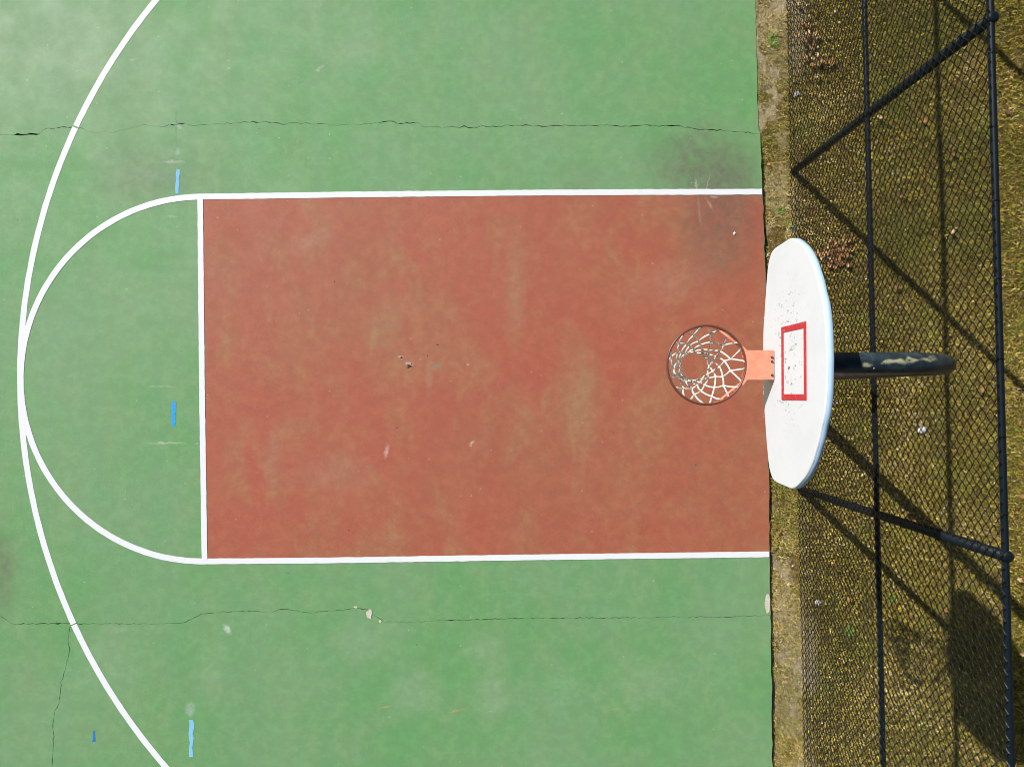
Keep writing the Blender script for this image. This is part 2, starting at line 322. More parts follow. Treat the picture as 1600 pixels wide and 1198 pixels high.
SIDC = [(110, 974.5), (106, 990), (108, 1010), (107, 1025), (100, 1050), (95, 1065), (93, 1095), (86, 1110), (82, 1130), (84, 1150), (82, 1180), (80, 1240), (74, 1900)]
WT = [(-1500, 1.), (20, .8), (26, 3.2), (60, 3.), (66, 1.2), (118, 1.6), (134, 1.2), (140, .35), (250, .5), (265, 2), (285, 2), (290, .7), (370, .8), (385, 1.5), (410, 1.2), (440, 1.2), (465, .7), (590, .5), (600, 1.8), (640, 2.), (656, .9), (690, .4), (702, 1.8), (712, 1.2), (735, 2.), (750, .9), (825, 1.5), (860, 1.4), (930, .8), (1005, 1.6), (1060, 1.5), (1100, 1.4), (1188, .9)]
WB = [(-1500, .8), (0, .6), (20, 1.7), (130, 1.6), (140, .8), (280, .7), (300, 1.1), (420, 1.1), (480, 1.0), (560, .9), (574, 1.), (598, 1.3), (610, .8), (690, .6), (700, 1.2), (880, 1.3), (940, 1.), (1060, .7), (1130, 1.2), (1204.2, 1.)]
def crack(pts, wid, jit=.9, ax=0):
    q = [p for p in interp(pts, 4.5)]; A = []; B = []
    for i, (x, y) in enumerate(q):
        j = random.gauss(0, jit) if 0 < i < len(q) - 1 else 0
        s = (x if ax == 0 else y); w = np.interp(s, [k[0] for k in wid], [k[1] for k in wid]) * random.uniform(.2, 1.3) * (.8 if random.random() > .06 else 1.35)
        if ax == 0: A.append((x, y + j - w / 2)); B.append((x, y + j + w / 2))
        else: A.append((x + j - w / 2, y)); B.append((x + j + w / 2, y))
    return A, B
tA, tB = crack(TOPC, WT); bA, bB = crack(BOTC, WB, .6); sA, sB = crack(SIDC, [(970, 1.1), (1900, .8)], .7, 1)
w2 = lambda L: [P(*q)[:2] for q in L]
def edge_between(py0, py1):    # court edge points, image y increasing
    y0, y1 = P(0, py0)[1], P(0, py1)[1]
    return [q for q in EW if y1 + .01 < q[1] < y0 - .01]
FAR_L, FAR_T, FAR_B = -1500, -700, 1900
court = obj('basketball_court', prism(w2([(FAR_L - 6, FAR_T)]) + [(x - .004, y) for x, y in EW] + w2([(FAR_L - 6, FAR_B)]), -.013, -.16), m_asph, kind='structure')
surfs = [w2(tA) + edge_between(-690, 207)[::-1] + w2([(1178, FAR_T + 1), (FAR_L, FAR_T + 1)]),
         w2(tB) + edge_between(210, 960) + w2(bA[::-1]),
         w2([p for p in bB if p[0] < 109]) + w2(sA) + w2([(FAR_L, FAR_B - 1)]),
         w2([p for p in bB if p[0] > 111.5]) + edge_between(963, 1890) + w2([(1215, FAR_B - 1)]) + w2(sB[::-1])]
for s_ in surfs: obj('court_surface', prism(s_, 0., -.016), m_green, court)

def ribbon(pts, wpx, z, jit=.14, gaps=()):
    """painted line of width wpx (photo pixels) along ground pixel points; gaps = cracks that cut it"""
    q = interp(pts, 7); bm = bmesh.new(); prev = None
    for i, p in enumerate(q):
        a = q[max(i - 1, 0)]; b = q[min(i + 1, len(q) - 1)]; t = Vector((b[0] - a[0], b[1] - a[1])).normalized(); n = Vector((-t.y, t.x))
        w = wpx / 2
        L = P(p[0] + n.x * (w + random.gauss(0, jit)), p[1] + n.y * (w + random.gauss(0, jit))); R = P(p[0] - n.x * (w + random.gauss(0, jit)), p[1] - n.y * (w + random.gauss(0, jit)))
        cur = (bm.verts.new((L[0], L[1], z)), bm.verts.new((R[0], R[1], z)))
        if prev: bm.faces.new((prev[0], prev[1], cur[1], cur[0]))
        prev = cur
    for f in bm.faces:
        f.normal_update()
        if f.normal.z < 0: f.normal_flip()
    return bm
key = w2([(317, 308)] + interp([(317, 308), (520, 305.5), (800, 302.5), (1191, 300.5)], 30)[1:]) + [(x - .004, y) for x, y in edge_between(301, 864.5)] + w2(interp([(1202.5, 865), (800, 870.5), (500, 875), (322, 876)], 30))
obj('red_key_paint', prism(key, .0015), m_red, court)
arc3 = lambda a0, a1: [(956 - 924.5 * math.cos(math.radians(a)), 590 - 924.5 * math.sin(math.radians(a))) for a in np.linspace(a0, a1, 80)]
# the three point line is cut where the two cracks cross it
obj('three_point_line', ribbon(arc3(62, 25.12), 9.2, .0018), m_line, court)
obj('three_point_line', ribbon(arc3(24.98, -24.55), 9.2, .0018), m_line, court)
obj('three_point_line', ribbon(arc3(-24.65, -62), 9.2, .0018), m_line, court)
obj('free_throw_arc', ribbon([(317 - 284.5 * math.sin(a), 592 - 284.5 * math.cos(a)) for a in np.linspace(.012, math.pi - .012, 120)], 9.3, .003), m_line, court)
obj('lane_line', ribbon([(309, 307.6), (520, 304.6), (800, 301.6), (1000, 300.4), (1190.5, 299.8)], 9., .0042), m_line, court)
obj('lane_line', ribbon([(309, 876.6), (500, 875.2), (800, 870.6), (1201.8, 865.4)], 9., .0042), m_line, court)
obj('free_throw_line', ribbon([(313, 308), (315.8, 600), (319.8, 875)], 8.8, .0054), m_line, court)
for (pts, w_, m_, lb) in (([(277.5, 265), (276.5, 303)], 5.5, m_blue1, 'pale blue chalk dash above the free throw arc'), ([(270.5, 627), (271, 666)], 6.5, m_blue2, 'bright blue chalk dash inside the free throw arc'),
                      ([(299, 1124), (298.5, 1182)], 6.5, m_blue1, 'long pale blue chalk dash near the bottom'), ([(146.5, 1141), (146, 1158)], 5., m_blue3, 'short deep blue chalk dash')):
    obj('chalk_mark', ribbon(pts, w_, .0016, .8), m_, court, label=lb)
def blob(px, py, rx, ry, z, n=11, j=.3):
    ps = []
    for k in range(n):
        t = 2 * math.pi * k / n; r = 1 + random.uniform(-j, j); ps.append(P(px + rx * r * math.cos(t), py + ry * r * math.sin(t))[:2])
    return ps
for (px, py, rx, ry) in ((577, 958.5, 4.5, 7), (594, 969.5, 2.2, 2.6), (556, 948, 3, 1.6)):
    obj('bare_patch', prism(blob(px, py, rx, ry, 0), .0035), m_chip, court)
obj('bare_patch', prism(blob(1199, 942, 4.5, 15, 0, 14, .12), .0035), m_chip, court)
for (px, py, rx, ry) in ((640, 571.5, 3.4, 2.4), (637.5, 574, 1.8, 1.8), (643, 568, 1.6, 1.6), (627, 559, 1.8, 1.6), (668, 555.5, 1., 1.), (684, 538.5, 1.4, 1.2), (621, 668, 1.2, 1.), (1087, 726, 1., 1.), (545, 828, 1, 1), (523, 440, 1, 1)):
    obj('pit', prism(blob(px, py, rx, ry, 0, 9, .45), .003), m_pit, court)

# ---------------------------------------------------------------- basketball hoop
ZR = 3.05; rx0, ry0, _z = P(1104, 570, ZR); RR = .2325; DX = rx0 - 1.15
YC = P(1250, 567, 3.35)[1]; XB = 1.55 + DX
hoop = empty('basketball_hoop', (2.585, YC, -.04), label='basketball hoop with white fan backboard, orange rim and black gooseneck pole', category='basketball hoop')
def part(name, bm, mat, parent=hoop, **k):
    o = obj(name, bm, mat, parent, **k)
    p = parent
    base = Vector((0, 0, 0))
    while p is not None: base += p.location; p = p.parent
    o.location = -base
    return o
# pole: vertical pipe, quarter bend, horizontal arm up to the back of the board
R_, ZA, XP = .55, 3.385, 2.585
pts = [(XP, YC, z) for z in (-.2, .6, 1.4, 2.2, ZA - R_)] + [(XP - R_ + R_ * math.cos(t), YC, ZA - R_ + R_ * math.sin(t)) for t in np.linspace(.1, math.pi / 2, 14)] + [(1.85 + DX, YC, ZA), (1.64 + DX, YC, ZA)]
bm = bmesh.new(); tube(bm, pts, .0575, 28); part('pole', bm, m_pole)
bm = bmesh.new(); tube(bm, [(XP, YC, -.06), (XP, YC, -.015)], [.12, .10], 20); part('footing', bm, m_chip)
bm = bmesh.new(); box(bm, (1.632 + DX, YC, 3.36), (.016, .30, .34)); bmesh.ops.bevel(bm, geom=bm.edges[:], offset=.004, segments=1)
part('mounting_bracket', bm, m_vinyl)
bm = bmesh.new(); bmesh.ops.create_icosphere(bm, subdivisions=2, radius=.009, matrix=Matrix.Translation(P(1365, 574.5, ZA + .042))); part('bolt', bm, m_galv)
# fan backboard, outline read off the lower half of the photograph and mirrored
half = [(1292, 567), (1291.5, 590), (1290.5, 615), (1288.4, 640), (1285.8, 656), (1282.5, 670), (1278.5, 690), (1273.7, 707), (1268, 725), (1259, 743.5), (1251, 753.5), (1245, 759.5), (1240.5, 762.5), (1235, 763.2), (1224, 758.6), (1214, 754.3), (1209.5, 751), (1206, 746), (1202, 732), (1200, 716), (1197.4, 688), (1194.8, 652), (1193, 630), (1192.2, 602), (1191.8, 567)]
hp = []
for px, py in half:
    hp.append(on_plane_x(px, py, XB))
y0a, y0b = hp[0][0], hp[-1][0]
hp = [(min(0, y - YC) if 0 < i < len(hp) - 1 else 0., z) for i, (y, z) in enumerate(hp)]
def catmull(p, n=3):
    o = []
    for i in range(len(p) - 1):
        a, b, c, d = p[max(i - 1, 0)], p[i], p[i + 1], p[min(i + 2, len(p) - 1)]
        for k in range(n):
            t = k / n; o.append(tuple(.5 * (2 * b[j] + (c[j] - a[j]) * t + (2 * a[j] - 5 * b[j] + 4 * c[j] - d[j]) * t * t + (3 * b[j] - a[j] - 3 * c[j] + d[j]) * t ** 3) for j in (0, 1)))
    return o + [p[-1]]
hp = catmull(hp)
outl = [(YC + y, z) for y, z in hp] + [(YC - y, z) for y, z in hp[-2:0:-1]]
cy, cz = YC, 3.30
def ringv(bm, x, k): return [bm.verts.new((x, y + (cy - y) / max(math.hypot(y - cy, z - cz), .01) * k, z + (cz - z) / max(math.hypot(y - cy, z - cz), .01) * k)) for y, z in outl]
bm = bmesh.new(); a = ringv(bm, XB, .007); b = ringv(bm, XB + .0025, .0022); c_ = ringv(bm, XB + .008, 0.); n = len(a)
for A, B in ((a, b), (b, c_)):
    for i in range(n): bm.faces.new((A[i], A[(i + 1) % n], B[(i + 1) % n], B[i]))
bm.faces.new(a); d_ = ringv(bm, XB + .008, .03); 
for i in range(n): bm.faces.new((c_[i], c_[(i + 1) % n], d_[(i + 1) % n], d_[i]))
bm.faces.new(d_)
bmesh.ops.triangulate(bm, faces=[f for f in bm.faces if len(f.verts) > 4]); bmesh.ops.recalc_face_normals(bm, faces=bm.faces[:])
board = part('backboard', bm, m_board)
bm = bmesh.new(); R0 = [ringv(bm, XB + .0085, .0005), ringv(bm, XB + .036, .0005), ringv(bm, XB + .038, .004), ringv(bm, XB + .038, .028), ringv(bm, XB + .0095, .028)]
for A, B in zip(R0, R0[1:] + R0[:1]):
    for i in range(n): bm.faces.new((A[i], A[(i + 1) % n], B[(i + 1) % n], B[i]))
bmesh.ops.recalc_face_normals(bm, faces=bm.faces[:]); smooth(part('edge_flange', bm, m_edge, board))
for yy in (-.24, .24):
    bm = bmesh.new(); box(bm, (XB + .024, YC + yy, 3.32), (.026, .04, .66)); part('rib', bm, m_edge, board)
def onboard(px, py):
    return on_plane_x(px, py, XB)
q = [onboard(*p) for p in ((1221.3, 509.5), (1260, 503.8), (1260, 626), (1221.3, 624))]
ym, yM = (q[2][0] + q[3][0]) / 2, (q[0][0] + q[1][0]) / 2; zm, zM = q[0][1], q[1][1]
bm = bmesh.new(); t_ = .033
O = [(ym, zm), (yM, zm), (yM, zM), (ym, zM)]; I = [(ym + t_, zm + t_), (yM - t_, zm + t_), (yM - t_, zM - t_), (ym + t_, zM - t_)]
lay = []
for L in (O, I):
    lay.append([[bm.verts.new((x, y, z)) for y, z in L] for x in (XB - .003, XB + .002)])
for i in range(4):
    j = (i + 1) % 4
    bm.faces.new((lay[0][0][i], lay[0][0][j], lay[1][0][j], lay[1][0][i])); bm.faces.new((lay[0][0][i], lay[0][0][j], lay[0][1][j], lay[0][1][i])); bm.faces.new((lay[1][0][i], lay[1][0][j], lay[1][1][j], lay[1][1][i]))
bmesh.ops.recalc_face_normals(bm, faces=bm.faces[:]); part('target_rectangle', bm, m_target, board)
# rim
bm = bmesh.new(); tube(bm, [(rx0 + RR * math.cos(t), ry0 + RR * math.sin(t), ZR) for t in np.linspace(0, 2 * math.pi, 73)[:-1]], .0078, 10, closed=True)
rim = part('rim', bm, m_rim)
bm = bmesh.new()
def slab(poly, z0, z1):
    up = [bm.verts.new((x, y, z1)) for x, y in poly]; lo = [bm.verts.new((x, y, z0)) for x, y in poly]; k = len(poly)
    bm.faces.new(up); bm.faces.new(lo[::-1])
    for i in range(k): bm.faces.new((up[i], lo[i], lo[(i + 1) % k], up[(i + 1) % k]))
def pz(px, py, z=3.058): return P(px, py, z)[:2]
inner = [(rx0 + (RR + .004) * math.cos(t), ry0 + (RR + .004) * math.sin(t)) for t in np.linspace(.50, -.50, 9)]
slab([(1.362 + DX, YC + .112), (1.388 + DX, YC + .087), (XB - .004, YC + .087), (XB - .004, YC - .087), (1.388 + DX, YC - .087), (1.362 + DX, YC - .122)] + inner[::-1], ZR + .002, ZR + .009)
bmesh.ops.recalc_face_normals(bm, faces=bm.faces[:]); part('mounting_plate', bm, m_orange, rim)
bm = bmesh.new(); box(bm, (XB - .008, YC - .001, ZR - .055), (.012, .172, .11)); part('back_plate', bm, m_orange, rim)
for s in (-1, 1):
    bm = bmesh.new(); box(bm, (1.465 + DX, YC + s * .082, ZR - .035), (.155, .007, .066)); part('side_plate', bm, m_orange, rim)
    bm = bmesh.new(); p0 = Vector((rx0 + .225 * math.cos(s * 1.20), ry0 + .225 * math.sin(s * 1.20), ZR - .012)); p1 = Vector((1.40 + DX, YC + s * .078, ZR - .030))
    tube(bm, [p0, p0.lerp(p1, .5) + Vector((0, 0, -.006)), p1], .0085, 8); part('brace', bm, m_orange, rim)
for yy in (.045, .02, -.06):
    bm = bmesh.new(); bmesh.ops.create_cone(bm, cap_ends=True, segments=6, radius1=.008, radius2=.007, depth=.008, matrix=Matrix.Translation((XB - .016, YC + yy, ZR + .013))); part('bolt', bm, m_bolt, rim)
for k in range(12):
    t = 2 * math.pi * (k + .5) / 12; bm = bmesh.new(); c0 = Vector((rx0 + (RR - .006) * math.cos(t), ry0 + (RR - .006) * math.sin(t), ZR - .012)); tg = Vector((-math.sin(t), math.cos(t), 0))
    tube(bm, [c0 + tg * (.016 * math.cos(a)) + Vector((0, 0, -.012 * math.sin(a))) for a in np.linspace(0, math.pi, 5)], .003, 5); part('net_hook', bm, m_rim, rim)
# net: twelve loops, five rows of diamonds, a little twisted and blown
lev = [(.222, 3.036), (.186, 2.955), (.154, 2.885), (.126, 2.825), (.104, 2.775), (.092, 2.725)]
def npnt(l, k):
    r, z = lev[l]; t = 2 * math.pi * (k + .5 * (l % 2)) / 12 + .05 * l
    rs = random.Random(l * 31 + (k % 12)); jj_ = (0, 1, 1, .8, .5, .35)[l]; t += rs.uniform(-.10, .10) * jj_; r *= 1 + rs.uniform(-.08, .08) * jj_
    return Vector((rx0 + r * math.cos(t) + .002 * l, ry0 + r * math.sin(t) + .001 * l, z + rs.uniform(-.022, .022) * (0 < l)))
bm = bmesh.new()
for k in range(12):
    for l in range(5):
        for dk in ((0, -1) if l % 2 == 0 else (0, 1)):
            a, b = npnt(l, k), npnt(l + 1, k + dk)
            if l == 0:
                t = 2 * math.pi * (k + .5 * 0) / 12; tg = Vector((-math.sin(t), math.cos(t), 0)); a = a + tg * (.024 if dk == 0 else -.024)
            m = a.lerp(b, .5); rad = Vector((m.x - rx0, m.y - ry0, 0)); m = m + rad.normalized() * .004 + Vector((0, 0, -.004))
            tube(bm, [a, m, b], .0053, 6)
    t0 = npnt(0, k); t = 2 * math.pi * k / 12; tg = Vector((-math.sin(t), math.cos(t), 0)); out = Vector((math.cos(t), math.sin(t), 0))
    tube(bm, [t0 - tg * .024, t0 - tg * .015 + out * .010 + Vector((0, 0, .012)), t0 + tg * .015 + out * .010 + Vector((0, 0, .012)), t0 + tg * .024], .0053, 6)
    for l in range(1, 6):
        bmesh.ops.create_icosphere(bm, subdivisions=1, radius=.0075, matrix=Matrix.Translation(npnt(l, k)))
    a, b = npnt(5, k), npnt(5, k + 1); m = a.lerp(b, .5) + Vector((0, 0, -.03)); tube(bm, [a, a.lerp(m, .7), m, b.lerp(m, .7), b], .0053, 6)
part('net', bm, m_net)

# ---------------------------------------------------------------- chain link fence
fence = empty('chain_link_fence', (FX(0), 0, -.04), label='tall black chain link fence running behind the hoop', category='fence')
YA, YB, ZT, ZM = -8.2, 8.2, 3.088, 1.54
def fpart(name, bm, mat, parent=fence, **k):
    o = obj(name, bm, mat, parent, **k); p = parent; base = Vector((0, 0, 0))
    while p is not None: base += p.location; p = p.parent
    o.location = -base; return o
for nm, z, r in (('top_rail', ZT, .0205), ('middle_rail', ZM, .0205)):
    bm = bmesh.new(); tube(bm, [(FX(y), y, z) for y in np.linspace(YA, YB, 12)], r, 14); fpart(nm, bm, m_vinyl)
P1, P2 = P(1245, 267)[1], P(1253, 765)[1]; sp_ = P1 - P2
for y in (P1 + sp_ * 2 - .9, P1 + sp_, P1, P2, P2 - sp_, P2 - sp_ * 2 + .9):
    bm = bmesh.new(); tube(bm, [(FX(y) + .004, y, -.15), (FX(y) + .004, y, ZT + .012)], .0335, 18); pst = fpart('post', bm, m_vinyl)
    bm = bmesh.new(); tube(bm, [(FX(y) + .006, y, ZT + .0125), (FX(y) + .008, y, ZT + .024), (FX(y) + .008, y, ZT + .030)], [.036, .032, .015], 16); fpart('post_cap', bm, m_vinyl, pst)
    bm = bmesh.new(); tube(bm, [(FX(y), y - .024, ZT), (FX(y), y + .024, ZT)], .028, 14); fpart('rail_clamp', bm, m_vinyl, pst)
    bm = bmesh.new(); tube(bm, [(FX(y), y - .02, ZM), (FX(y), y + .02, ZM)], .027, 14); fpart('rail_clamp', bm, m_vinyl, pst)
    for zz in (.3, .75, 1.15, 1.95, 2.4, 2.8):
        bm = bmesh.new(); tube(bm, [(FX(y) + .004 + .037 * math.cos(t), y + .037 * math.sin(t), zz) for t in np.linspace(0, 2 * math.pi, 13)[:-1]], .0025, 4, closed=True); fpart('tie_wire', bm, m_wire, pst)
for z, r in ((ZT, .0255), (ZM, .0245)):
    for y in np.arange(-5.3, 5.4, .45):
        y = y + random.uniform(-.03, .03); bm = bmesh.new(); tube(bm, [(FX(y) - .006 + (r + .006) * math.cos(t), y + .006 * math.sin(t * .5), z + r * math.sin(t)) for t in np.linspace(0, 2 * math.pi, 11)[:-1]], .002, 4, closed=True); fpart('tie_wire', bm, m_wire)
pch = .0380; nw = int((YB - YA) / pch); nz = int((ZT + .045) / pch); K = nz * 2 + 1
wi = np.arange(nw)[:, None]; kk = np.arange(K)[None, :]
zig = np.where(kk % 4 == 0, 1., np.where(kk % 4 == 2, -1., 0.)); dep = np.where(kk % 4 == 1, 1., np.where(kk % 4 == 3, -1., 0.))
sgn = np.where(wi % 2 == 0, 1., -1.)
yy = YA + wi * pch + sgn * zig * (pch / 2 + .0022); zz = .005 + kk * pch / 2 + 0 * yy
yy = yy + .012 * (vnoise(yy * 1.1, zz * 1.3, 41) - .5) * 2; zz = zz + .008 * (vnoise(yy * 1.5, zz * 1.1, 43) - .5) * 2 - .004
xx = FX(yy) - .034 + dep * .0035 * 1. + .016 * (vnoise(yy * .9, zz * 1.0, 47) - .5) * np.clip(np.abs(np.sin(zz / ZM * math.pi)), 0, 1) * 2 - .012 * np.clip((.35 - zz) / .35, 0, 1) + .004 * np.clip((zz - ZT + .01) / .04, 0, 1.2)
wr = .0034
ring = np.array([(wr, 0, 0), (0, wr * 1.35, 0), (-wr, 0, 0), (0, -wr * 1.35, 0)])
Vw = (np.stack([xx, yy, zz], -1)[:, :, None, :] + ring[None, None]).reshape(-1, 3)
idx = np.arange(nw * K * 4).reshape(nw, K, 4); A = idx[:, :-1]; B = idx[:, 1:]
Fw = np.stack([A, np.roll(A, -1, 2), np.roll(B, -1, 2), B], -1).reshape(-1, 4)
wm = fpart('chain_link_mesh', npmesh('chain_link_mesh', Vw, Fw), m_wire, fence, kind='stuff'); smooth(wm)

# ---------------------------------------------------------------- grass
def blades(n, x0, x1, y0, y1, keep, lmin, lmax, wid, pal, name):
    x = rng.uniform(x0, x1, n); y = rng.uniform(y0, y1, n); k = keep(x, y); x, y = x[k], y[k]; n = len(x)
    z = gz(x, y) - .002; L = rng.uniform(lmin, lmax, n) * (.4 + 1.1 * vnoise(x * 34, y * 34, 71)); az = rng.uniform(0, 2 * np.pi, n); tilt = rng.uniform(.15, 1.25, n); w = wid * rng.uniform(.6, 1.4, n)
    d = np.stack([np.cos(az), np.sin(az), 0 * az], 1); s = np.stack([-np.sin(az), np.cos(az), 0 * az], 1); up = np.array([0, 0, 1.])
    b = np.stack([x, y, z], 1)
    m = b + (d * np.sin(tilt * .6)[:, None] + up * np.cos(tilt * .6)[:, None]) * (L * .55)[:, None]
    t = m + (d * np.sin(np.minimum(tilt * 1.35, 1.5))[:, None] + up * np.cos(np.minimum(tilt * 1.35, 1.5))[:, None]) * (L * .45)[:, None]
    V = np.stack([b - s * w[:, None] / 2, b + s * w[:, None] / 2, m + s * w[:, None] * .42, m - s * w[:, None] * .42, t + s * w[:, None] * .08, t - s * w[:, None] * .08], 1).reshape(-1, 3)
    i = np.arange(n)[:, None] * 6; Fc = np.concatenate([i + np.array([[0, 1, 2, 3]]), i + np.array([[3, 2, 4, 5]])])
    me = npmesh(name, V, Fc)
    g = fbm(x * 1.3, y * 1.3, 61) * .75 + fbm(x * 3.5, y * 3.5, 63) * .25; g2 = vnoise(x * 52, y * 52, 67); r = rng.random(n)
    pal = np.array(pal); sc = np.clip((g - .25) * 1.3 + (g2 - .5) * .75 + (r - .5) * .6, 0, .999) * len(pal); ci = pal[sc.astype(int)] * (rng.uniform(.75, 1.25, n) * (.72 + .56 * vnoise(x * 70 + 9, y * 70, 69)))[:, None]
    ca = np.concatenate([np.repeat(ci, 6, 0), np.ones((n * 6, 1))], 1).astype(np.float32)
    at = me.attributes.new('tint', 'FLOAT_COLOR', 'POINT'); at.data.foreach_set('color', ca.ravel()); return me
PAL = [(.20, .225, .028), (.35, .32, .04), (.53, .41, .052), (.68, .50, .085), (.82, .64, .19), (.88, .79, .46)]
def keep_main(x, y):
    return (x > FX(y) - .02) & (rng.random(len(x)) > dirtf(x, y) * 1.0) & (rng.random(len(x)) < .35 + 1.6 * np.clip(vnoise(x * 30, y * 30, 83) - .3, 0, 1)) 
def keep_strip(x, y):
    return (x > edge_x(y) + .012) & (x < FX(y)) & (fbm(x * 5, y * 3.4, 77) > .40) & (rng.random(len(x)) > dirtf(x, y) * .62)
obj('grass', blades(330000, 2.7, 6.2, -5., 5., keep_main, .018, .048, .0056, PAL, 'grass'), m_grass, kind='stuff')
obj('dry_grass', blades(110000, 2.4, 2.95, -5., 5., keep_strip, .02, .055, .0036, [(.25, .25, .05), (.40, .33, .075), (.54, .39, .11), (.64, .49, .19), (.74, .62, .33)], 'dry_grass'), m_grass, kind='stuff')

nl = 5200; x = rng.uniform(2.75, 6.0, nl); y = rng.uniform(-4.8, 4.8, nl); k = rng.random(nl) < .25 + .9 * np.clip(fbm(x * 1.9, y * 1.9, 91) - .35, 0, 1) * 2; x, y = x[k], y[k]; nl = len(x)
az = rng.uniform(0, 6.28, nl); a_ = rng.uniform(.004, .013, nl); b_ = a_ * rng.uniform(.3, .8, nl); z = gz(x, y) + rng.uniform(.004, .03, nl); tz = rng.uniform(-.6, .6, (nl, 4))
cs = np.array([[-1, -.4], [.2, -1], [1, .3], [-.3, 1]]); lx = cs[None, :, 0] * a_[:, None]; ly = cs[None, :, 1] * b_[:, None]
Vl = np.stack([x[:, None] + lx * np.cos(az)[:, None] - ly * np.sin(az)[:, None], y[:, None] + lx * np.sin(az)[:, None] + ly * np.cos(az)[:, None], z[:, None] + tz * a_[:, None]], -1).reshape(-1, 3)
me = npmesh('leaf_litter', Vl, np.arange(nl * 4).reshape(nl, 4)); pl = np.array([(.40, .20, .07), (.55, .36, .17), (.22, .11, .05), (.68, .55, .33), (.80, .76, .66), (.10, .06, .03)])
cl_ = pl[rng.choice(6, nl, p=[.3, .25, .2, .12, .05, .08])] * rng.uniform(.8, 1.2, (nl, 1)); at = me.attributes.new('tint', 'FLOAT_COLOR', 'POINT'); at.data.foreach_set('color', np.concatenate([np.repeat(cl_, 4, 0), np.ones((nl * 4, 1))], 1).astype(np.float32).ravel())
obj('leaf_litter', me, m_grass, kind='stuff')

# pebbles and grit in the bare strip
ico = bmesh.new(); bmesh.ops.create_icosphere(ico, subdivisions=1, radius=1); iv = np.array([v.co[:] for v in ico.verts]); ifc = np.array([[v.index for v in f.verts] for f in ico.faces]); ico.free()
npb = 1400; x = rng.uniform(2.45, 3.35, npb * 3); y = rng.uniform(-5, 5, npb * 3); k = (x > edge_x(y) + .03) & (rng.random(npb * 3) < dirtf(x, y)); x, y = x[k][:npb], y[k][:npb]; n_ = len(x)
sz = rng.uniform(.002, .0075, n_) * (1 + 1.2 * (rng.random(n_) > .93)); Vp = iv[None] * rng.uniform(.7, 1.3, (n_, len(iv), 1)) * sz[:, None, None] * np.array([1, 1, .7]) + np.stack([x, y, gz(x, y)], 1)[:, None]
obj('gravel', npmesh('gravel', Vp.reshape(-1, 3), (ifc[None] + np.arange(n_)[:, None, None] * len(iv)).reshape(-1, 3)), m_peb, kind='stuff')

# ---------------------------------------------------------------- weeds, stones, litter, leaves
def G(px, py, up=0.): 
    x, y, _ = P(px, py, -.03); return (x, y, float(gz(np.array([x]), np.array([y]))[0]) + up)
def weed(px, py, rad, nb, label):
    x, y, z = G(px, py); bm = bmesh.new(); lay = bm.loops.layers.float_color.new('tint') if False else None
    for i in range(nb):
        a = random.uniform(0, 6.28); L = rad * random.uniform(.6, 1.2); o = Vector((random.gauss(0, rad * .15), random.gauss(0, rad * .15), 0)); d = Vector((math.cos(a), math.sin(a), 0)); s = Vector((-d.y, d.x, 0)) * random.uniform(.003, .006)
        m = o + d * L * .5 + Vector((0, 0, L * .35)); t = o + d * L + Vector((0, 0, L * .2))
        q = [bm.verts.new(v) for v in (o - s * .5, o + s * .5, m + s, m - s, t)]
        bm.faces.new(q[:4]); bm.faces.new((q[3], q[2], q[4]))
    o = obj('weed', bm, m_weed, None, label=label, category='weed', group='green weeds in the dry ground'); o.location = (x, y, z); return o
M = MT('weed_leaf', .6, .3); M.col(M.mix(M.noise(60, 3), (.10, .22, .03), (.22, .34, .06))); m_weed = M.m
weed(1205, 66, .075, 46, 'bright green weed at the top of the bare strip by the court edge')
weed(1231, 350, .05, 26, 'small green weed beside the blue bottle cap')
weed(1328, 985, .07, 46, 'green weed in the grass behind the lower end of the fence')
weed(1222, 330, .055, 20, 'olive weed in the bare strip just above the backboard')
weed(1393, 935, .06, 30, 'green weed beside the middle rail in the lower grass')
def lump(name, px, py, r, mat, label, cat, flat=.6, seed=0, jag=.35, sub=2):
    bm = bmesh.new(); bmesh.ops.create_icosphere(bm, subdivisions=sub, radius=r); rs = random.Random(seed)
    for v in bm.verts: v.co *= 1 + rs.uniform(-jag, jag); v.co.z *= flat; v.co.x *= 1.2
    o = obj(name, bm, mat, None, label=label, category=cat); x, y, z = G(px, py, r * flat * .5); o.location = (x, y, z); o.rotation_euler = (0, 0, rs.uniform(0, 6)); return o
lump('crumpled_paper', 1440, 671, .034, m_paper, 'white crumpled paper lying on the grass behind the fence', 'litter', .5, 3, .3)
lump('stone', 1244, 149, .024, m_stone, 'pale grey stone by the foot of the fence near the top', 'stone', .6, 4)
lump('stone', 1279, 941, .024, m_stone, 'grey stone in the gravel behind the lower fence', 'stone', .6, 5)
lump('stone', 1224, 846, .013, m_peb, 'small pale stone in the bare strip below the backboard', 'stone', .6, 6)
bm = bmesh.new(); bmesh.ops.create_cone(bm, cap_ends=True, segments=14, radius1=.021, radius2=.017, depth=.014); bmesh.ops.bevel(bm, geom=[e for e in bm.edges], offset=.002, segments=1)
o = obj('bottle_cap', bm, m_blueplastic, None, label='blue plastic cap lying by the fence above the backboard', category='litter'); o.location = G(1239, 357, .02); o.rotation_euler = (.7, -.4, 0)
bm = bmesh.new(); vs = [bm.verts.new(v) for v in ((-.02, -.012, .001), (.012, -.014, .004), (.022, .008, .001), (-.004, .016, .007), (-.018, .008, .002))]; cvt = bm.verts.new((0, 0, .009))
for i in range(5): bm.faces.new((vs[i], vs[(i + 1) % 5], cvt))
o = obj('paper_scrap', bm, m_paper, None, label='tiny white paper scrap on the red key near the backboard', category='litter'); x, y, _ = P(1147, 365); o.location = (x, y, .006); o.rotation_euler = (0, 0, 1.1); o.scale = (.8, .8, .8)
